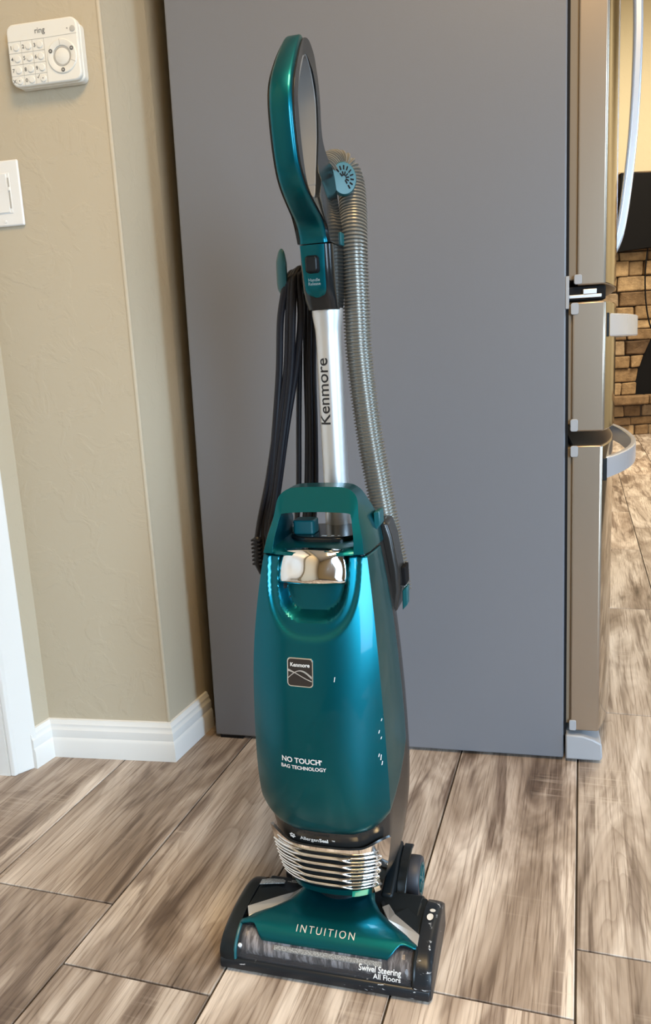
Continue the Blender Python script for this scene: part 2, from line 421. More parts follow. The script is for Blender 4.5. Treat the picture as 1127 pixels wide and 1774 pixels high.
# ------------------------------------------------------------------ refrigerator (local x = toward its front, y = across its width, z up)
FR = tag(empty('refrigerator', (-.258, 1.549, 0), R(-14.235)), 'tall grey-sided stainless refrigerator standing behind the vacuum cleaner', 'refrigerator')
FW = .90
V = [(0,0,.006),(.7075,0,.006),(.7075,FW,.006),(0,FW,.006),(.026,0,1.76),(.7075,0,1.76),(.7075,FW,1.76),(.026,FW,1.76)]
mesh('cabinet', V, [(0,3,2,1),(4,5,6,7),(0,1,5,4),(1,2,6,5),(2,3,7,6),(3,0,4,7)], FSIDE, FR, bevel=.003)
MB().box(.01, .06, .001, .03, .0, .03).out('rear_foot', BLACK, FR, smooth=False)
def door_plan(s0, s1, d0, d1, B=.042):
    """plan outline: flat near edge, bowed front"""
    P = [(s0, d0), (s1 - .002, d0), (s1, d0 + .003)]
    for i in range(1, 25):
        d = d0 + .003 + (d1 - d0 - .006) * i / 24
        t = d / FW; g = 1 - abs(2*t - 1)**3.6
        P.append((s1 + B * g, d))
    P += [(s0, d1)]
    return P
def door_mesh(name, s0, s1, d0, d1, z0, z1, parent=FR):
    P = door_plan(s0, s1, d0, d1); mb = MB().prism(P, z0, z1, lambda a, b, t: (a, b, t))
    o = mb.out(name, STEEL, parent, bevel=.0025, angle=20); o.data.materials.append(STEELF)
    for p in o.data.polygons:
        c = p.center
        if c.x > s1 - .0005 and c.y > d0 + .002 and abs(p.normal.z) < .5: p.material_index = 1
    return o
du = door_mesh('upper_door', .7255, .7715, 0, .448, .8755, 1.765)
du2 = door_mesh('upper_door', .7255, .7715, .452, FW, .8755, 1.765)
dm = door_mesh('middle_drawer', .7185, .7725, 0, FW, .6285, .8480)
dl = door_mesh('lower_drawer', .7195, .7705, 0, FW, .0640, .6035)
for z0, z1 in ((.885, 1.76), (.64, .845), (.075, .60)):
    MB().box(.7105, .7265, .006, FW - .01, z0, z1).out('gasket', GASKET, FR, smooth=False, bevel=.002)
MB().box(.700, .712, .004, FW - .01, .05, 1.75).out('cabinet_front', BLACK, FR, smooth=False)
MB().box(.712, .772, .006, .05, .851, .874).out('door_gap_shade', BLACK, FR, smooth=False, bevel=.002)  # black filler painting in the shade of the gap below the upper door
MB().box(.7125, .765, .001, .04, .8545, .8605).box(.735, .757, .0, .03, .8605, .8690).out('hinge', SILVER, FR, bevel=.001)
MB().box(.7065, .7125, -.001, .02, .838, .892).out('hinge_bracket', GREYP, FR, bevel=.001)
for s, z0, z1, par in ((.7205, .8775, .8935, du), (.7155, .828, .8475, dm), (.7160, .6290, .6505, dm), (.7165, .584, .6035, dl), (.7175, .0645, .0850, dl)):
    MB().prism(rrect(.0125, z1 - z0, .003, 3, s + .006, (z0 + z1)/2), -.0022, .004, lambda a, b, t: (a, t, b)).out('end_cap', GREYP, par, bevel=.0008)
def strap(name, z0, z1, th, dm0, dm1, s0, peak, parent):
    P = []
    n = 28
    for i in range(n + 1):
        t = i / n; d = dm0 + (dm1 - dm0) * t
        g = 1 - abs(2*t - 1)**2.6
        P.append((s0 + peak * g, d))
    Q = offs([Vector(p) for p in P], th)
    poly = P + [(q.x, q.y) for q in reversed(Q)]
    return MB().prism(poly, z0, z1, lambda a, b, t: (a, b, t)).out(name, HANDLE, parent, bevel=.002, angle=25)
strap('drawer_handle', .7890, .8280, .010, .022, .878, .7765, .092, dm)
strap('drawer_handle', .5400, .5780, .010, .022, .878, .7765, .094, dl)
for zc, pr in ((.8085, dm), (.559, dl)):
    MB().box(.771, .7790, .012, .040, zc - .020, zc + .020).out('handle_mount', DARKM, pr, bevel=.001)
hp = [(.8270, .955), (.845, 1.00), (.8585, 1.09), (.8690, 1.21), (.8735, 1.34), (.8725, 1.45), (.864, 1.58), (.85, 1.67), (.827, 1.715)]
P = spline2(hp, 6)
Q = [(a, b) for a, b in P]; q2 = offs([Vector(p) for p in P], .018)
poly = P + [(a.x, a.y) for a in reversed(q2)]
MB().prism(poly, .395, .418, lambda a, b, t: (a, t, b)).out('door_handle', HANDLE, du, bevel=.006, seg=3, angle=30)
fc = [(.7110, .006), (.7110, .0555), (.7420, .0545), (.7600, .0490), (.7760, .0400), (.7775, .012), (.7740, .006)]
MB().prism(fc, -.004, .10, lambda a, b, t: (a, t, b)).out('foot_cover', GREYP, FR, bevel=.003)

# ------------------------------------------------------------------ wall keypad and light switch (local x along the wall, y into the wall)
wt = Vector((math.cos(R(-11)), math.sin(R(-11)), 0)); Pw = Vector((-.3192, 1.4637, 0))
def on_wall(s, z): p = Pw + wt * s; return (p.x, p.y, z)
KP = tag(empty('alarm_keypad', on_wall(-.1120, 1.3110), R(-11)), 'white square alarm keypad with round dial on khaki wall', 'keypad')
MB().prism(rrect(.127, .094, .010), -.016, 0, lambda a, b, t: (a + .002, t, b - .002)).out('backplate', WHITE, KP, bevel=.002)
fcx, fcz = -.001, .001
MB().prism(rrect(.1300, .0985, .013, 6), -.024, -.010, lambda a, b, t: (a + fcx, t, b + fcz)).out('front_plate', WHITE, KP, bevel=.0028, seg=3)
YF = -.0241
fk = lambda x, z: (x, YF - .0002, z)
def flat(name, polys, mtl, par, y=YF, th=.0003):
    m = MB()
    for P in polys: m.prism(P, y - th, y + .0005, lambda a, b, t: (a, t, b))
    return m.out(name, mtl, par, smooth=False)
lettering('ring_logo', [('ring', -.004, .0350, .0125, .0001, 'CENTER')], fk, GREYT, KP)
gx = [-.0650, -.0410, -.0200, .0015]; gz = [.0225, .0045, -.0135, -.0310, -.0475]
lines = []
for zq in gz[:4]: lines.append([(gx[0], zq), (gx[3], zq), (gx[3], zq + .0005), (gx[0], zq + .0005)])
for xq in gx[1:]: lines.append([(xq, gz[4] + .0005), (xq + .0005, gz[4] + .0005), (xq + .0005, gz[0]), (xq, gz[0])])
lines.append([(gx[3], .0225), (.062, .0235), (.062, .0239), (gx[3], .0229)])
flat('keypad_line', lines, LINE, KP)
keys = [['1','2','3'],['4','5','6'],['7','8','9'],['X','0','\u2713']]
for r in range(4):
    for c in range(3):
        cx = (gx[c] + gx[c+1]) / 2; cz = (gz[r] + gz[r+1]) / 2
        b = MB().lathe([(.0001, -.0018), (.0048, -.0016), (.0058, -.0006), (.0060, .001)], (cx + .0032, YF, cz), 'y', 20).out('button', WHITE, KP)
        t = keys[r][c]
        if t == '\u2713':
            flat('button_mark', [[(cx-.0085, cz+.003), (cx-.0078, cz+.0036), (cx-.0066, cz+.0022), (cx-.0036, cz+.0072), (cx-.0030, cz+.0068), (cx-.0064, cz+.0010)]], GREYT, b)
        else: lettering('button_mark', [(t, cx - .0068, cz, .0085, .00012, 'CENTER')], fk, GREYT, b)
        if r == 3 and c != 1:
            MB().lathe([(.0009, -.0022), (.0009, 0)], (cx + .0032, YF, cz), 'y', 10).out('button_dot', GREYT, b)
dc = (.0325, YF, -.0090)
MB().lathe([(.0165, .001), (.0165, -.0014), (.0175, -.0020), (.0255, -.0020), (.0268, -.0010), (.0270, .001)], dc, 'y', 48).out('dial_ring', WHITE, KP)
MB().lathe([(.0135, .0008), (.0135, -.0011), (.0152, -.0011), (.0152, .0008)], dc, 'y', 40).out('dial_light_ring', LINE, KP)
MB().lathe([(.0001, -.0014), (.0120, -.0013), (.0132, -.0006), (.0134, .001)], dc, 'y', 40).out('dial_button', WHITE, KP)
for ang in (155, 28, 270):
    a = R(ang); px, pz = dc[0] + .0215*math.cos(a), dc[2] + .0215*math.sin(a)
    m_ = MB().lathe([(.0034, -.0024), (.0034, 0)], (px, YF, pz), 'y', 16).out('mode_icon', GREYT, KP)
    MB().prism([(px-.0014, pz-.0012), (px+.0014, pz-.0012), (px+.0014, pz+.0004), (px, pz+.0018), (px-.0014, pz+.0004)], YF - .0026, YF - .002, lambda a, b, t: (a, t, b)).out('mode_symbol', LINE, m_, smooth=False)
MB().lathe([(.0030, -.0012), (.0046, -.0008), (.0048, .001)], (.0555, YF, .0310), 'y', 20).out('sensor', LINE, KP)
MB().lathe([(.0009, -.0004), (.0009, .001)], (.0460, YF, .0325), 'y', 10).out('indicator', GREYT, KP)
for ang in (95, -25):
    a = R(ang); c0 = [(.0172, -.0004), (.0262, -.0004), (.0262, .0004), (.0172, .0004)]
    flat('dial_line', [[(dc[0] + r_*math.cos(a) - w_*math.sin(a), dc[2] + r_*math.sin(a) + w_*math.cos(a)) for r_, w_ in c0]], LINE, KP, YF - .0019)

SW = tag(empty('light_switch', on_wall(-.2335, 1.0985), R(-11)), 'white rocker light switch plate on khaki wall at left edge', 'switch')
MB().prism(rrect(.073, .112, .003), -.0055, 0, lambda a, b, t: (a, t, b)).out('switch_plate', WHITE2, SW, bevel=.003, seg=3)
MB().box(-.0178, .0178, -.0064, -.003, -.0342, .0342).out('rocker_frame', WHITE2, SW, bevel=.0006)
rk = MB().prism([(-.0325, -.0075), (0, -.0062), (.0325, -.0092), (.0325, -.003), (-.0325, -.003)], -.0155, .0125, lambda a, b, t: (t, b, a)); rk.out('rocker', WHITE2, SW, bevel=.0005)
MB().box(.0138, .0165, -.0072, -.004, -.026, .026).out('dimmer_groove', LINE, SW, smooth=False)
MB().box(.0135, .0170, -.0085, -.004, .004, .010).out('dimmer_slider', WHITE2, SW, bevel=.0004)
for zz in (-.0475, .0475):
    MB().lathe([(.0001, -.0010), (.0026, -.0008), (.0032, .001)], (0, -.0055, zz), 'y', 14).out('screw', WHITE2, SW)

# ------------------------------------------------------------------ vacuum cleaner (local x right, y back, z up)
VC = tag(empty('vacuum_cleaner', (-.0375, .8590, 0), R(-16.2)), 'teal and black upright vacuum cleaner standing on the plank floor', 'vacuum cleaner')
T_a = [(.07,.060),(.08,.066),(.10,.077),(.12,.082),(.14,.086),(.17,.0905),(.20,.0945),(.25,.0960),(.33,.0935),(.40,.0890),(.45,.0845),(.50,.0785),(.55,.0705),(.57,.067),(.60,.0545)]
T_f = [(.07,.072),(.08,.064),(.10,.057),(.14,.051),(.175,.047),(.19,.043),(.205,.033),(.22,.026),(.25,.0185),(.30,.0175),(.36,.0215),(.40,.0262),(.45,.0345),(.50,.0455),(.55,.060),(.60,.088),(.626,.098)]
T_x = [(.07,.88),(.25,.90),(.34,.905),(.42,.915),(.60,.925)]
T_d = [(.07,.024),(.14,.027),(.19,.029),(.25,.036),(.34,.031),(.42,.0225),(.50,.019),(.60,.014)]
T_p = [(.07,2.6),(.19,3.2),(.25,2.8),(.34,2.4),(.42,2.2),(.60,2.2)]
def smooth_tab(t, n=160):
    z0, z1 = t[0][0], t[-1][0]; v = [interp(t, z0 + (z1 - z0)*i/n) for i in range(n + 1)]
    for _ in range(60): v = [v[0]] + [(v[i-1] + 2*v[i] + v[i+1])/4 for i in range(1, n)] + [v[-1]]
    return [(z0 + (z1 - z0)*i/n, v[i]) for i in range(n + 1)]
T_a, T_f, T_x, T_d, T_p = [smooth_tab(t) for t in (T_a, T_f, T_x, T_d, T_p)]
def prm(z): return [interp(t, z) for t in (T_a, T_f, T_x, T_d, T_p)]
def fsurf(x, z):
    a, f, xr, d, p = prm(z); xc = xr * a; x = abs(x)
    if x <= xc: return f + d * (x/xc)**p
    return f + d + (x - xc) / max(1e-4, a - xc) * (.13 - f - d)
def side_pt(t, z):
    a, f, xr, d, p = prm(z); xc = xr*a; y0 = f + d; c = (a - (a-xc)*.30, y0 + (.13-y0)*.42)
    return ((1-t)**2*xc + 2*t*(1-t)*c[0] + t*t*a, (1-t)**2*y0 + 2*t*(1-t)*c[1] + t*t*.13)
def pocket(x, z):
    zc = .535
    q = max(0, zc - z)
    go = ((abs(x)/.0600)**2.6 + (q/.090)**2.6)**(1/2.6); gi = ((abs(x)/.0455)**3.2 + (q/.069)**3.2)**(1/3.2)
    return .0050*(1 - sm(.90, 1.0, go)) + .018*(1 - sm(.82, 1.0, gi))
def zbot(s): return interp([(0,.186),(.35,.187),(.54,.1925),(.64,.2005),(.72,.2115),(.80,.225),(.88,.240),(.95,.258),(1,.275)], abs(s))
ZT = .5440
NX, NZ = 150, 130
V = []; F = []
for j in range(NZ + 1):
    for i in range(NX + 1):
        s = -1 + 2*i/NX; zb = zbot(s); w = j/NZ; z = zb + (ZT - zb)*w; a, f, xr, d, p = prm(z)
        q = abs(s); sg = 1 if s >= 0 else -1
        if q <= .72: x = xr*a*q/.72; y = f + d*(q/.72)**p + pocket(x, z)
        else: x, y = side_pt((q - .72)/.28, z)
        # rolled-in lower rim
        rim = max(0, 1 - (z - zb)/.012)**2
        V.append((x*sg*(1 - .02*rim), y + .0035*rim, z))
n = NX + 1
for j in range(NZ):
    for i in range(NX): F.append((j*n+i, j*n+i+1, (j+1)*n+i+1, (j+1)*n+i))
fcov = mesh('front_cover', V, F, TEAL, VC, angle=28)
md = fcov.modifiers.new('shell', 'SOLIDIFY'); md.thickness = .003; md.offset = -1
fcov['label'] = 'teal metallic bag door'
# rear housing
secs = []
for i in range(41):
    z = .072 + (.548 - .072)*i/40; a, f, xr, d, p = prm(z); ins = .0045
    half = []
    for k in range(11): x = xr*a*k/10; half.append((max(0, x - ins*k/10), f + d*(k/10)**p + ins + (pocket(x, z) + .002)))
    for k in range(1, 8): x, y = side_pt(k/7, z); half.append((x - ins*(1 - .7*(k/7)**2), y + ins*.6))
    half += [(a - .0005, .145), (a*.975, .160), (a*.90, .171), (a*.70, .177), (a*.35, .179), (0, .179)]
    ring = half + [(-x, y) for x, y in reversed(half[1:-1])]
    secs.append([(x, y, z) for x, y in ring])
MB().loft(secs).out('bag_housing', CHARC, VC, angle=40)
# upper shell between the carry handle legs, and its seam
tp = [(.0620, .5455), (.0640, .5490), (.074, .5515), (.098, .5530), (.172, .5530), (.172, .5470), (.07, .5450)]
secs = []
for i in range(25):
    x = -.0635 + .127*i/24; e = abs(x)/.0635; lift = .006*e**4; sh = .012*e**2.2
    secs.append([(x, y + sh if y < .15 else y, z + (lift if z > .549 else 0)) for y, z in tp])
MB().loft(secs).out('upper_shell', TEAL, VC, angle=40)
# carry handle: trapezoid ring
outer = [(-.0680,.5470),(-.0640,.568),(-.0565,.594),(-.0515,.609),(-.0450,.6170),(-.0345,.6218),(-.015,.623),(.015,.623),(.0345,.6218),(.0450,.6170),(.0515,.609),(.0565,.594),(.0640,.568),(.0680,.5470)]
inner = [(-.0505,.5470),(-.0490,.565),(-.0465,.578),(-.0455,.584),(-.0440,.5890),(-.0405,.5925),(-.015,.5940),(.015,.5940),(.0405,.5925),(.0440,.5890),(.0455,.584),(.0465,.578),(.0490,.565),(.0505,.5470)]
O2 = spline2(outer, 5); I2 = spline2(inner, 5); secs = []
for (xo, zo), (xi, zi) in zip(O2, I2):
    yf = lambda z: interp(T_f, z)
    sg = 1 if xo > 0 else -1
    leg = sm(.615, .58, zo)
    xc = xo - sg*.0045*leg
    secs.append([(xc, yf(zo) + .008, zo), (xo, yf(zo) + .022, zo), (xo + sg*.0035*leg, .148 - .012*(1-leg), zo), (xi, .146 - .010*(1-leg), zi), (xi, yf(zi) + .012, zi), (xi + sg*.001, yf(zi) + .006, zi)])
MB().loft(secs).out('carry_handle', TEAL, VC, angle=32, bevel=.0022, seg=2)
# collar plate, pedal, wand
cp = rrect(.094, .086, .034, 8, 0, .146)
MB().prism(cp, .550, .5590, lambda a, b, t: (a, b, t)).out('collar_plate', DARK, VC, bevel=.003)
MB().prism(rrect(.0285, .026, .005, 4, -.0265, .132), .5585, .5770, lambda a, b, t: (a, b, t)).out('height_pedal', TEALP, VC, bevel=.002)
for xx, w_ in ((.003, .007), (.014, .004), (.022, .003)):
    MB().box(xx - w_/2, xx + w_/2, .112, .1145, .5591, .5594).out('collar_icon', WHITEP, VC, smooth=False)
PX, PY = .0005, .192
wand = MB().lathe([(.0150,.545),(.0172,.55),(.0168,.60),(.0167,.805),(.0172,.815),(.0198,.833),(.0200,.8405),(.0150,.8405)], (PX, PY, 0), 'z', 40).out('wand_tube', SILVER, VC)
def on_wand(x, z):
    a = R(-110) + x/.0168; return (PX + .01700*math.cos(a), PY + .01700*math.sin(a), z)
Vt, Ft = glyphs('Kenmore', .0228, .0002, 'CENTER')
me = bpy.data.meshes.new('wand_lettering'); me.from_pydata([on_wand(-b, .7355 + a) for a, b in Vt], [], Ft); link('wand_lettering', me, BLACKP, wand)
# neck with release plate
def neck_sec(z, x0, x1, y0, y1, r=.012):
    return [(p[0], p[1], z) for p in rrect(x1 - x0, y1 - y0, r, 6, (x0 + x1)/2, (y0 + y1)/2)]
MB().loft([neck_sec(.8385,-.0200,.0190,.168,.212), neck_sec(.850,-.0212,.0200,.160,.214), neck_sec(.862,-.0215,.0205,.154,.216), neck_sec(.888,-.0212,.0212,.149,.218), neck_sec(.9155,-.0205,.0215,.146,.219)]).out('release_neck', DARK, VC, angle=30, bevel=.0008)
def neck_y(x, z): return interp([(.8385,.168),(.850,.160),(.862,.154),(.888,.149),(.9155,.146)], z)
secs = []
for i in range(21):
    t = i/20; z = .8530 + (.9145 - .8530)*t; hw = .0128 + .0026*t
    if t < .16: hw -= .010*(1 - math.sqrt(max(0, 1 - (1 - t/.16)**2)))
    y = neck_y(0, z)
    secs.append([(-.0022 + hw*q, y - .0022 + .0016*abs(q)**4 + o, z) for q, o in ((-1,0),(-.8,0),(-.4,0),(0,0),(.4,0),(.8,0),(1,0),(1,.005),(-1,.005))])
rpl = MB().loft(secs).out('release_plate', TEAL, VC, angle=40)
fn = lambda x, z: (x - .0022, neck_y(x, z) - .0028, z)
MB().prism(rrect(.0165, .0205, .004, 4, -.0022, .8915), .1405, .150, lambda a, b, t: (a, t, b)).out('button_surround', BLACK, rpl, bevel=.0006)
MB().prism(rrect(.0145, .018, .0035, 4, -.0022, .8915), .1375, .142, lambda a, b, t: (a, t, b)).out('release_button', DARKM, rpl, bevel=.0018, seg=3)
lettering('release_lettering', [('Handle', -.0005, .8735, .0052, .00005, 'CENTER'), ('Release', -.0005, .8690, .0052, .00005, 'CENTER')], fn, mat('worn_print', (.25,.36,.37), .6), rpl)
# grip loop in the y-z plane
OUTP = [(.1475,.9165),(.1450,.9250),(.1330,.9385),(.1080,.9510),(.0800,.9660),(.0610,.9860),(.0520,1.0150),(.0490,1.0480),(.0560,1.0720),(.0740,1.0960),(.0950,1.1180),(.1120,1.1310),(.1320,1.1350),(.1480,1.1270),(.1530,1.1110),(.1560,1.0850),(.1540,1.0560),(.1580,1.0330),(.1760,1.0180),(.1980,1.0090),(.2110,.9880),(.2170,.9500),(.2195,.9165)]
INP = [(.1185,.9760),(.1120,.9640),(.1060,.9605),(.0990,.9592),(.0920,.9608),(.0820,.9710),(.0740,.9870),(.0670,1.0150),(.0645,1.0430),(.0690,1.0630),(.0830,1.0840),(.1010,1.1050),(.1120,1.1140),(.1200,1.1150),(.1270,1.1090),(.1340,1.0990),(.1410,1.0780),(.1410,1.0560),(.1380,1.0330),(.1320,1.0120),(.1280,1.0000),(.1240,.9890),(.1210,.9815)]
T_hw = [(.9165,.0208),(.935,.0195),(.960,.0168),(.990,.0153),(1.070,.0150),(1.100,.0138),(1.131,.0115)]
def strip(name, A, B, k_, m, bevel=.002, par=VC, seg=2):
    """solid band between outlines A and B (y,z); half width in x follows T_hw times k_"""
    secs = []
    for a, b in zip(A, B):
        h = interp(T_hw, a[1]) * k_; secs.append([(-h, a[0], a[1]), (h, a[0], a[1]), (h, b[0], b[1]), (-h, b[0], b[1])])
    return MB().loft(secs).out(name, m, par, bevel=bevel, seg=seg, angle=32)
Oq, Iq = spline2(OUTP, 5), spline2(INP, 5)
strip('grip_shell', Oq + [Oq[0]], Iq + [Iq[0]], 1.0, DARK, .0035, seg=3)
def push(P, d):
    q = offs([Vector(p) for p in P], d); return [(p.x, p.y) for p in q]
i1 = 12*5 - 4
front = Oq[:i1]
FA, FB = push(front, .0040), push(front, -.0030)
secs = []
for a, b in zip(FA, FB):
    h = interp(T_hw, a[1]) * .86; m_ = ((a[0]*.45 + b[0]*.55), (a[1]*.45 + b[1]*.55)); e_ = (a[0]*.85 + b[0]*.15, a[1]*.85 + b[1]*.15)
    secs.append([(-h, *b), (-h, *m_), (-h*.90, *e_), (-h*.68, *a), (h*.68, *a), (h*.90, *e_), (h, *m_), (h, *b)])
MB().loft(secs).out('grip_front', TEAL, VC, angle=50)
strip('grip_lining', push(Iq + [Iq[0]], -.0012), push(Iq + [Iq[0]], .002), .88, LINING, .0006)
MB().box(.0192, .0222, .196, .214, .918, .934).out('hose_latch', TEALP, VC, bevel=.0008)
# hose
hpth = spline([(.000,.215,1.010),(.006,.238,1.024),(.0170,.250,1.021),(.0250,.250,1.000),(.0290,.240,.965),(.0310,.226,.920),(.0320,.222,.836),(.0335,.221,.775),(.0415,.220,.684),(.0515,.220,.612),(.0635,.216,.540),(.0725,.212,.495),(.0780,.204,.460)], 40)
L = [0]
for a, b in zip(hpth, hpth[1:]): L.append(L[-1] + (b - a).length)
pitch, rr, pts, rad = .0044, .0172, [], []
s = 0; j = 0
while s < L[-1]:
    while L[j+1] < s: j += 1
    w = (s - L[j]) / (L[j+1] - L[j]); pts.append(hpth[j].lerp(hpth[j+1], w))
    ph = (s / pitch) % 1.0; rad.append(rr + (.0011 if .2 < ph < .62 else -.0016)); s += pitch/5
MB().tube(pts, rad, 26).out('suction_hose', HOSE, VC, angle=60)
# hose clip (fan-slotted disc)
cdisc = Vector((.0225, .2200, 1.0010)); nrm = Vector((.45, -.89, .05)).normalized(); hx = Vector((0,0,1)).cross(nrm).normalized() * 1.0; hz = nrm.cross(hx)
if hx.x < 0: hx = -hx
secs = []
for r_, h_ in ((.0160, -.006), (.0170, -.003), (.0170, .002), (.0158, .0045), (.0001, .0050)):
    secs.append([cdisc + hx*(r_*math.cos(2*PI*k/32)) + hz*(r_*1.22*math.sin(2*PI*k/32)) + nrm*h_ for k in range(32)])
clip = MB().loft(secs).out('hose_clip', TEALP, VC)
ms = MB()
for r0, r1, n0 in ((.0085, .0128, 9), (.0025, .0068, 7)):
    for k in range(n0):
        a = R(-55 + 190*k/(n0 - 1)); d_ = hx*math.cos(a) + hz*1.22*math.sin(a); e_ = (hx*-math.sin(a) + hz*math.cos(a))*.0008
        p0, p1 = cdisc + d_*r0, cdisc + d_*r1
        q = [p0 - e_, p1 - e_, p1 + e_, p0 + e_]
        ms.add([p + nrm*.0042 for p in q] + [p + nrm*.0056 for p in q], [(0,3,2,1),(4,5,6,7),(0,1,5,4),(1,2,6,5),(2,3,7,6),(3,0,4,7)])
ms.out('clip_slots', BLACK, clip, smooth=False)
# hose lower cuff and latch on the right rear
cuf = [(.0640,.5690),(.0755,.5690),(.0820,.5480),(.0885,.5050),(.0895,.4780),(.0850,.4480),(.0760,.4480),(.0740,.5000)]
MB().prism(cuf, .150, .196, lambda a, b, t: (a, t, b)).out('hose_cuff', CHARC, VC, bevel=.006, seg=3)
MB().box(.0885, .0940, .172, .198, .478, .5035).out('latch_bar', BLACK, VC, bevel=.001)
MB().prism([(.090,.447),(.097,.455),(.0975,.4805),(.0905,.474)], .163, .178, lambda a, b, t: (a, t, b)).out('hose_release_tab', TEALP, VC, bevel=.0012)
MB().prism([(.0640,.560),(.0725,.570),(.0720,.588),(.0640,.586)], .128, .152, lambda a, b, t: (a, t, b)).out('side_catch', TEALP, VC, bevel=.0015)
# cord hook and power cord
hk = MB(); hp_ = spline([(-.012,.222,.878),(-.040,.230,.872),(-.0600,.226,.866),(-.0665,.220,.872),(-.0660,.216,.890),(-.0645,.213,.908),(-.0630,.211,.9225)], 6)
nn = len(hp_); hk.tube(hp_, [.0100*min(1, math.sqrt(max(.01, (nn-1-i)/7))) for i in range(nn)], 16, flat=.56, up=Vector((0, 1, 0)))
hk.out('cord_hook', TEALP, VC)
ck = MB()
def cord(P, r=.0052): ck.tube(spline(P, 8), r, 10, flat=.75, up=Vector((1, 0, 0)))
LEFT = [[(-.062,.215,.874),(-.0755,.226,.832),(-.0845,.234,.766),(-.0965,.236,.686),(-.1105,.236,.600),(-.1225,.225,.534),(-.105,.20,.46)],
        [(-.055,.215,.876),(-.0640,.226,.832),(-.0735,.234,.766),(-.0905,.236,.686),(-.1045,.236,.600),(-.1145,.222,.534),(-.10,.20,.46)],
        [(-.044,.217,.880),(-.0470,.228,.832),(-.0610,.236,.766),(-.0805,.238,.686),(-.0985,.238,.600),(-.108,.222,.534),(-.09,.20,.46)],
        [(-.050,.214,.878),(-.0570,.222,.832),(-.0680,.232,.760),(-.0860,.234,.670),(-.1015,.232,.590),(-.111,.220,.53),(-.095,.20,.46)]]
RIGHT = [[(-.046,.244,.880),(-.0540,.248,.832),(-.0600,.250,.766),(-.0660,.250,.686),(-.0715,.250,.600),(-.0740,.238,.545),(-.07,.21,.46)],
         [(-.041,.244,.882),(-.0460,.248,.832),(-.0500,.250,.766),(-.0530,.250,.686),(-.0590,.250,.600),(-.0620,.238,.545),(-.06,.21,.46)],
         [(-.032,.246,.884),(-.0350,.250,.832),(-.0405,.252,.766),(-.0430,.252,.686),(-.0470,.252,.600),(-.0500,.240,.545),(-.05,.21,.46)],
         [(-.037,.240,.884),(-.0400,.246,.832),(-.0450,.248,.766),(-.0480,.248,.686),(-.0530,.248,.600),(-.0560,.236,.545),(-.055,.21,.46)]]
for l_, r_ in zip(LEFT, RIGHT):
    a, b = Vector(l_[0]), Vector(r_[0]); mid = (a + b)/2 + Vector((0, 0, .0165))
    q1 = a.lerp(b, .18) + Vector((0, 0, .0105)); q2_ = a.lerp(b, .82) + Vector((0, 0, .0105))
    cord(list(reversed(l_)) + [q1, mid, q2_] + r_)
cordo = ck.out('power_cord', RUBBER, VC, angle=60)
pb = MB(); px_, py_ = -.1275, .214
pb.tube([(px_, py_, .5335), (px_, py_, .5300), (px_ - .0005, py_, .492), (px_ + .004, py_, .478)], [.0030, .0056, .0062, .0040], 12)
for k in range(7): z0 = .528 - .0058*k; pb.box(px_ - .0078, px_ + .0062, py_ - .0055, py_ + .0055, z0 - .0015, z0 + .0012)
pb.out('plug', RUBBER, cordo, bevel=.0004)
MB().tube(spline([(-.1275,.214,.532),(-.1235,.222,.56),(-.1130,.234,.61),(-.1000,.236,.67)], 6), .0036, 8).out('plug_lead', RUBBER, cordo)
MB().prism(rrect(.05, .03, .008, 4, -.085, .485), .176, .205, lambda a, b, t: (a, t, b)).out('lower_cord_hook', DARKM, VC, bevel=.002)
# latch
latch = MB(); nu, nv = 28, 16; LV = []; 
for j in range(nv + 1):
    for i in range(nu + 1):
        a = -1 + 2*i/nu; b = -1 + 2*j/nv
        # squircle map
        x = a * math.sqrt(max(0, 1 - .13*b*b)); z = b * math.sqrt(max(0, 1 - .13*a*a))
        wx = .0430 - .0030*b; X = x*wx; Z = .5318 + z*.0208 + .0018*(1 - a*a)*max(0, b)
        e = max(abs(a), abs(b))
        bulge = .0085*(1 - e**4) - .0045*math.exp(-((X + .024)/.014)**2 - ((Z - .534)/.016)**2) - .0025*math.exp(-((X - .026)/.012)**2 - ((Z - .53)/.016)**2)
        LV.append((X, interp(T_f, Z) + .018*abs(X/.065)**2 + .005 - bulge, Z))
n = nu + 1
LF = [(j*n+i, j*n+i+1, (j+1)*n+i+1, (j+1)*n+i) for j in range(nv) for i in range(nu)]
lt = mesh('cover_latch', LV, LF, CHROME, VC, angle=60); md = lt.modifiers.new('t', 'SOLIDIFY'); md.thickness = .004; md.offset = -1
lt['label'] = 'dented chrome door latch'
# badge
def on_cover(x, z, o=.0008): return (x, fsurf(x, z) - o, z)
bx, bz, bw, bh = -.0118, .4100, .0335, .0350
def disc_patch(poly, o0, o1):
    m = MB(); n_ = len(poly); 
    m.add([on_cover(a, b, o1) for a, b in poly] + [on_cover(a, b, o0) for a, b in poly], [tuple(range(n_))] + [(i, (i+1) % n_, n_ + (i+1) % n_, n_ + i) for i in range(n_)])
    return m
bdg = disc_patch(rrect(bw, bh, .0045, 5, bx, bz), -.001, .0012).out('badge', CHROME, VC, smooth=False, bevel=.0004)
disc_patch(rrect(bw - .0028, bh - .0028, .0036, 5, bx, bz), .0005, .0016).out('badge_face', BROWNP, bdg, smooth=False)
lettering('badge_lettering', [('Kenmore', bx, bz + .0092, .0066, .00014, 'CENTER')], lambda a, b: on_cover(a, b, .0019), WHITEP, bdg)
wvm = MB()
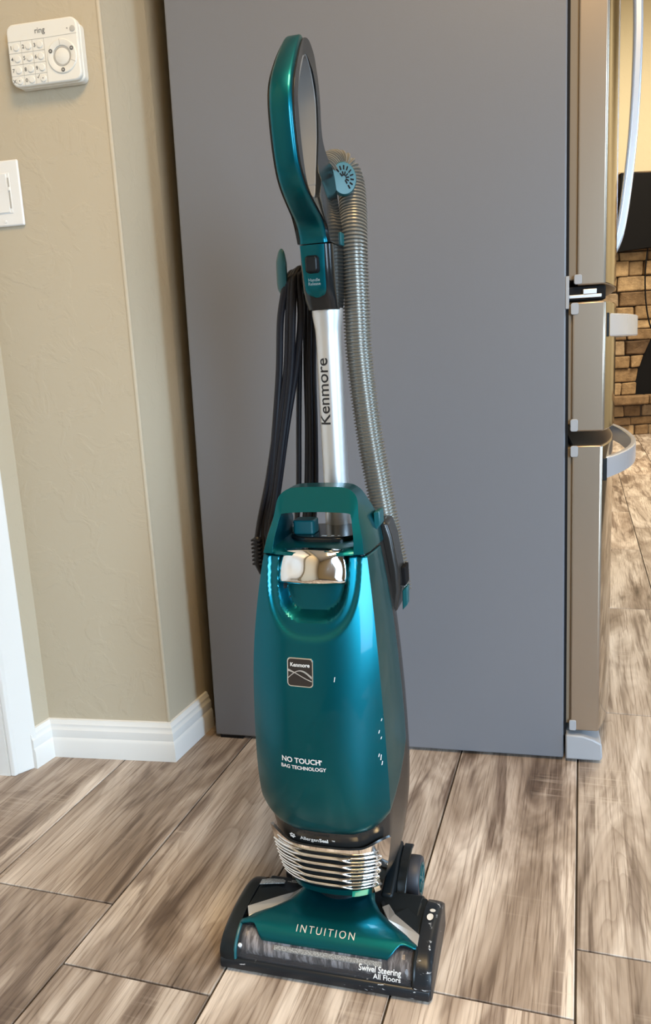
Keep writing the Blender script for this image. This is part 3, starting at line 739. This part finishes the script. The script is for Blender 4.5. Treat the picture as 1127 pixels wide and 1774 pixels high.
for sgn, c0 in ((1, 0), (-1, 0)):
    P0, P1 = [], []
    for k in range(25):
        t = k/24; x = bx - .0152 + .0304*t
        if sgn > 0: zc = bz - .0065 + .0085*math.sin(PI*(t - .02)*1.02) ** 1 * (1 if t < 1 else 1) - .0 + .001*t; th = .0006 + .0018*max(0, t - .45)
        else: zc = bz - .001 + .0035*math.cos(2.6*t + .1) - .0055*t; th = .0006 + .0009*max(0, .3 - t)*3
        P0.append((x, zc - th)); P1.append((x, zc + th))
    m_ = [on_cover(a, b, .0019) for a, b in P0 + P1]
    wvm.add(m_, [(i, i+1, 25+i+1, 25+i) for i in range(24)])
wvm.out('badge_wave', SILVER, bdg, smooth=False)
lettering('cover_lettering', [('NO TOUCH', -.0150, .2990, .0094, .0002, 'CENTER'), ('TM', .0098, .3012, .0036, .00006, 'CENTER'), ('BAG TECHNOLOGY', -.0125, .2898, .0065, .00014, 'CENTER')], lambda a, b: on_cover(a, b, .0009), WHITEP, VC)
# scratches on the right flank
sc_ = MB()
for x, z, l_ in ((.030,.400,.006),(.078,.33,.004),(.080,.322,.003),(.079,.295,.007),(.080,.288,.005),(.081,.345,.003),(.077,.300,.004),(.0835,.352,.003)):
    sc_.add([on_cover(x - .0005, z, .0007), on_cover(x + .0004, z, .0007), on_cover(x + .0012, z + l_, .0007), on_cover(x + .0004, z + l_, .0007)], [(0,1,2,3)])
sc_.out('scratch', WHITEP, VC, smooth=False)
# lower chrome grille: plate following the housing section
def base_pt(s, z, o=0.0):
    """s in [-1,1] across the front; returns point on the lower housing pushed out by o"""
    a, f, xr, d, p = prm(z); q = abs(s); sg = 1 if s >= 0 else -1; xc = xr*a
    x = xc*q*1.0; y = f + d*(q)**p
    sl = d*p*q**(p-1)/xc; nx, ny = sl/math.hypot(sl, 1), -1/math.hypot(sl, 1)
    return ((x + nx*o)*sg, y + ny*o, z)
def band(name, zt, zb_, s0, s1, o0, o1, m, par=VC, nseg=40, nrow=6):
    secs_o, secs_i = [], []
    V = []; F = []
    for side, o in ((0, o1), (1, o0)):
        for j in range(nrow + 1):
            for i in range(nseg + 1):
                s = s0 + (s1 - s0)*i/nseg; z0, z1 = zb_(s), zt(s); V.append(base_pt(s, z0 + (z1 - z0)*j/nrow, o))
    n = nseg + 1; h = n*(nrow + 1)
    for b_ in (0, h):
        for j in range(nrow):
            for i in range(nseg): F.append((b_+j*n+i, b_+j*n+i+1, b_+(j+1)*n+i+1, b_+(j+1)*n+i))
    for i in range(nseg): F += [(i, i+1, h+i+1, h+i), (nrow*n+i, nrow*n+i+1, h+nrow*n+i+1, h+nrow*n+i)]
    for j in range(nrow): F += [(j*n, (j+1)*n, h+(j+1)*n, h+j*n), (j*n+nseg, (j+1)*n+nseg, h+(j+1)*n+nseg, h+j*n+nseg)]
    return mesh(name, V, F, m, par, angle=35)
gp = band('grille_plate', lambda s: .1640 + .010*sm(.55, .95, abs(s)), lambda s: .0890 + .004*abs(s), -.99, .99, -.002, .0022, CHROME)
band('grille_recess', lambda s: .1560 - .004*abs(s), lambda s: .0975, -.93, .80, -.001, .0029, DARKM, gp)
SLATS = [.1535, .1425, .1315, .1205, .1095]
for zc in SLATS:
    m_ = MB()
    for sg in (1, -1):
        P = []
        for i in range(49):
            s = -.92 + 1.75*i/48; c = s + .07
            split = sm(.30, .52, abs(c)); dz = -.0010 - .0028*sm(.25, .55, c) + .0006*sm(.3, .6, -c)
            P.append(base_pt(s, zc + dz + sg*(.0007 + .0024*split), .0052 + .0012*(1 - split)))
        m_.tube(P, .0015, 8)
    pe = [base_pt(.83, zc - .0010 - .0028 + .0028*math.cos(t), .0052 ) for t in [0, PI/4, PI/2, 3*PI/4, PI]]
    pe = [(x + .0028*math.sin(t), y, z) for (x, y, z), t in zip(pe, [0, PI/4, PI/2, 3*PI/4, PI])]
    m_.tube(pe, .0015, 8)
    m_.out('grille_slat', CHROME, gp, angle=60)
band('lower_lip', lambda s: .0985 + .002*abs(s), lambda s: .0885, -.72, .60, .001, .0050, TEAL, VC)
band('lip_chrome', lambda s: .0995, lambda s: .0870, .45, .95, .002, .0068, CHROME, VC, 20)
lettering('band_lettering', [('Allergen', .0010, .1725, .0076, .00008, 'RIGHT'), ('Seal', .0015, .1725, .0076, .00028, 'LEFT'), ('TM', .0185, .1742, .0028, .0001, 'LEFT')], lambda a, b: on_cover(a - .0085, b, -.0020), WHITEP, VC)
fl = MB()
for k in range(6):
    a = R(60*k - 20); cx, cz = -.0445 + .0030*math.cos(a), .1730 + .0030*math.sin(a)
    fl.add([on_cover(cx + .0015*math.cos(2*PI*t/10), cz + .0013*math.sin(2*PI*t/10), -.0020) for t in range(10)], [tuple(range(10))])
fl.add([on_cover(-.0445 + .0016*math.cos(2*PI*t/10), .1718 + .0016*math.sin(2*PI*t/10), -.0018) for t in range(10)], [tuple(range(10))])
fl.out('band_emblem', WHITEP, VC, smooth=False)
# swivel neck
MB().tube([(0, .120, .045), (0, .122, .085), (0, .124, .100)], [.040, .042, .040], 28).out('swivel_neck', DARKM, VC)
# ---------------- nozzle
yz = lambda a, b, t: (t, a, b)
NZL = MB()
NZL.box(-.1370, .1370, 0, .150, .003, .010)
NZL.prism([(.052,.008),(.052,.046),(.062,.050),(.100,.052),(.135,.046),(.150,.030),(.150,.008)], -.112, .112, yz)
NZL.out('nozzle_base', DARKM, VC, bevel=.003)
MB().prism([(-.0015,.004),(-.0020,.013),(.0005,.0175),(.006,.0185),(.010,.016),(.010,.004)], -.1375, .1375, yz).out('front_bumper', BUMPER, VC, bevel=.002)
podp = spline2([(0,.004),(-.0005,.018),(.004,.030),(.014,.041),(.030,.0485),(.055,.0530),(.085,.0540),(.112,.0510),(.134,.0420),(.147,.0280),(.149,.004)], 3)
def pod(sg):
    secs = []
    for x, sc1, cut in ((.1180, 1.0, 0), (.1300, .99, 0), (.1350, .965, .001), (.1385, .90, .003), (.1395, .80, .006)):
        secs.append([(sg*x, min(max(y, cut) , .149 - 2.5*cut), .004 + (z - .004)*sc1) for y, z in podp])
    MB().loft(secs).out('side_pod', BUMPER if sg > 0 else DARKM, VC, angle=40)
pod(1); pod(-1)
# foot pedal panels (inner dark tops)
def panel(poly, z0, zf, name, m, bevel=.002, th=.006):
    n_ = len(poly); mb = MB()
    mb.add([(x, y, zf(x, y)) for x, y in poly] + [(x, y, zf(x, y) - th) for x, y in poly], [tuple(range(n_)), tuple(range(2*n_-1, n_-1, -1))] + [(i, (i+1) % n_, n_ + (i+1) % n_, n_ + i) for i in range(n_)])
    return mb.out(name, m, VC, smooth=False, bevel=bevel)
ztop = lambda x, y: interp([(0,.03),(.014,.041),(.030,.0490),(.055,.0545),(.085,.0560),(.112,.0535),(.134,.0450),(.150,.03)], y) + .0008
panel([(.118,.046),(.118,.128),(.100,.138),(.066,.146),(.058,.138),(.058,.098),(.064,.082),(.075,.072)], 0, ztop, 'right_pedal', DARKM, .003, .010)
panel([(-.118,.052),(-.118,.118),(-.110,.128),(-.070,.138),(-.052,.136),(-.046,.120),(-.050,.098),(-.058,.088),(-.075,.074),(-.100,.058)], 0, ztop, 'left_pedal', DARKM, .003, .010)
panel([(.062,.088),(.075,.0655),(.118,.0340),(.118,.0500),(.082,.0775),(.070,.0960)], 0, lambda x, y: ztop(x, y) + .0004, 'silver_strip', SILVER, .0008, .006)
panel([(-.042,.130),(-.044,.100),(-.052,.084),(-.068,.0710),(-.110,.0400),(-.117,.0550),(-.077,.0830),(-.063,.0935),(-.055,.106),(-.053,.130)], 0, lambda x, y: ztop(x, y) + .0004, 'silver_strip', SILVER, .0008, .006)
# teal hood: lofted rows front -> rear
def hood_half(y):  return interp([(.014,.118),(.030,.117),(.042,.106),(.060,.080),(.075,.062),(.090,.052),(.110,.047),(.150,.046)], y)
def hood_front(x): # front lip y as a function of x
    ax = abs(x); return .0155 + .0135*sm(.082, .100, ax)
secs = []
NXH = 48
for j in range(31):
    w = j/30; row = []
    for i in range(NXH + 1):
        q = -1 + 2*i/NXH
        yb = .150; 
        yy = .0155 + (yb - .0155)*w**1.15
        x = q*hood_half(max(yy, .030 if w < .2 else yy)); y = max(yy, hood_front(x) + .00125*j)
        zz = interp([(.0155,.0395),(.020,.0465),(.030,.0530),(.045,.0570),(.070,.0600),(.100,.0660),(.125,.0780),(.150,.0860)], y) + .0006
        edge = sm(.80, 1.0, abs(q)); zz -= .0045*edge*edge
        row.append((x, y, zz))
    secs.append(row)
hm = MB().loft(secs, cap=False, closed=False)
hood = hm.out('teal_hood', TEAL, VC, angle=45); md = hood.modifiers.new('t', 'SOLIDIFY'); md.thickness = .0035; md.offset = 0
def hood_z(x, y): return interp([(.0155,.0395),(.020,.0465),(.030,.0530),(.045,.0570),(.070,.0600),(.100,.0640)], y) + .0034
lettering('hood_lettering', [('INTUITION', 0, .0282, .0122, -.00003, 'CENTER', {'space': 1.36})], lambda a, b: (a, b, hood_z(a, b)), mat('silver_print', (.62,.60,.55), .35, .3), hood)
# window lens, brush roll, gauge strip
wp = [(.0035,.0170),(.0040,.0235),(.0065,.0305),(.0110,.0365),(.0175,.0420),(.0260,.0465),(.0340,.0485)]
secs = [[(x, y, z) for y, z in spline2(wp, 3)] for x in [-.1178 + .2356*i/12 for i in range(13)]]
win = MB().loft(secs, cap=False, closed=False).out('window_lens', CLEAR, VC); md = win.modifiers.new('t', 'SOLIDIFY'); md.thickness = .0015; md.offset = -1
MB().box(-.118, .118, .0495, .052, .008, .046).out('brush_chamber', BLACK, VC, smooth=False)
br = MB(); secs = []
for i in range(61):
    x = -.112 + .224*i/60; secs.append([(x, .0285 + (.0165 + .0012*math.sin(i*2.1 + 3*k*.5))*math.cos(2*PI*k/20), .0265 + (.0165 + .0012*math.sin(i*1.3 + k*2))*math.sin(2*PI*k/20)) for k in range(20)])
br.loft(secs); br.out('brush_roll', BRUSH, VC, angle=60)
sm_ = MB()
lensf = lambda a, b: (a, interp([(.0170,.0035),(.0235,.0040),(.0305,.0065),(.0365,.0110),(.0420,.0175)], b) - .0007, b)
lettering('window_lettering', [('Swivel Steering', .1015, .0312, .0088, .00012, 'RIGHT'), ('All Floors', .1015, .0240, .0088, .00012, 'RIGHT')], lensf, WHITEP, win)
gs = panel([(-.066,.0098),(.076,.0098),(.076,.0138),(-.066,.0138)], 0, lambda x, y: .0338 + (y-.0098)*.85, 'comb_strip', MESHP, 0, .002)
MB().lathe([(.0001,-.0008),(.0026,-.0006),(.0028,.001)], (-.111, .0068, .0345), 'y', 14).out('window_rivet', WHITEP, VC)
# frame edging of the window at both ends
for sg in (-1, 1):
    m_ = MB().tube([(sg*.1172, y - .0006, z + .0004) for y, z in spline2(wp, 3)], .0022, 8); m_.out('window_edge', TEALP if sg < 0 else DARKM, VC)
# labels on pedals
panel([(-.1165,.100),(-.083,.110),(-.084,.118),(-.089,.123),(-.110,.118),(-.1165,.111)], 0, lambda x, y: ztop(x, y) + .0008, 'mesh_label', MESHP, 0, .001)
fi = MB()
for cx, cy, rx, ry in ((.1268,.0850,.0042,.0068), (.1282,.0990,.0038,.0036)):
    fi.add([(cx + rx*math.cos(2*PI*t/18) , cy + ry*math.sin(2*PI*t/18), interp([(.055,.0530),(.085,.0540),(.112,.0510)], cy + ry*math.sin(2*PI*t/18)) + .0006) for t in range(18)], [tuple(range(18))])
fi.out('foot_icon', WHITEP, VC, smooth=False)
lettering('pedal_lettering', [('quick', -.0700, .1235, .0062, .0001, 'CENTER'), ('release', -.0715, .1175, .0062, .0001, 'CENTER')], lambda a, b: (a, b, ztop(a, b) + .0006), WHITEP, VC)
# rear arms, wheels and fenders
for sg in (1, -1):
    MB().prism([(.118,.006),(.118,.052),(.150,.062),(.180,.074),(.206,.078),(.214,.072),(.216,.030),(.200,.006)], .054, .070, lambda a, b, t: (sg*t, a, b)).out('wheel_arm', DARKM, VC, bevel=.003)
    MB().prism([(.135,.030),(.150,.050),(.180,.0655),(.205,.0690),(.222,.0640),(.222,.0600),(.205,.0650),(.182,.0615),(.155,.046),(.142,.028)], .070, .084, lambda a, b, t: (sg*t, a, b)).out('fender', DARK, VC, bevel=.0015)
    MB().lathe([(.001,-.005),(.012,-.004),(.012,.010),(.001,.011)], (sg*.0735, .190, .031), 'x', 20).out('axle', DARKM, VC)
    m_ = MB(); prof = [(.0215,-.0100),(.0295,-.0095),(.0312,-.0060),(.0312,.0060),(.0295,.0095),(.0215,.0100),(.0205,.0060),(.0205,-.0060)]
    secs = [[(sg*.0890 + h, .190 + r*math.cos(2*PI*k/40), .0312 + r*math.sin(2*PI*k/40)) for r, h in prof] for k in range(41)]
    wh = m_.loft(secs, cap=False).out('wheel', WHEELR, VC, angle=40)
    h_ = MB(); secs = []
    for k in range(33):
        a = 2*PI*k/32; secs.append([(sg*.0890 + sg*q, .190 + r*math.cos(a), .0312 + r*math.sin(a)) for r, q in ((.0222,.0060),(.0222,.0108),(.0190,.0100),(.0185,.0060))])
    h_.loft(secs, cap=False)
    for k in range(6):
        a = 2*PI*k/6 + .3; e = Vector((0, -math.sin(a), math.cos(a))); d_ = Vector((0, math.cos(a), math.sin(a))); c = Vector((sg*.089, .190, .0312))
        q = [c + d_*.004 + e*.0022, c + d_*.0200 + e*.0016, c + d_*.0200 - e*.0016, c + d_*.004 - e*.0022]
        h_.add([p + Vector((sg*.0070, 0, 0)) for p in q] + [p + Vector((sg*.0102, 0, 0)) for p in q], [(0,3,2,1),(4,5,6,7),(0,1,5,4),(1,2,6,5),(2,3,7,6),(3,0,4,7)])
    h_.lathe([(.0001, sg*.0115), (.0045, sg*.0110), (.0055, sg*.0060)], (sg*.089, .190, .0312), 'x', 16)
    h_.out('wheel_hub', TEALP, wh, angle=35)
    MB().lathe([(.0195, sg*.0030), (.0195, sg*.0066), (.0001, sg*.0066)], (sg*.089, .190, .0312), 'x', 24).out('hub_back', DARKM, wh)
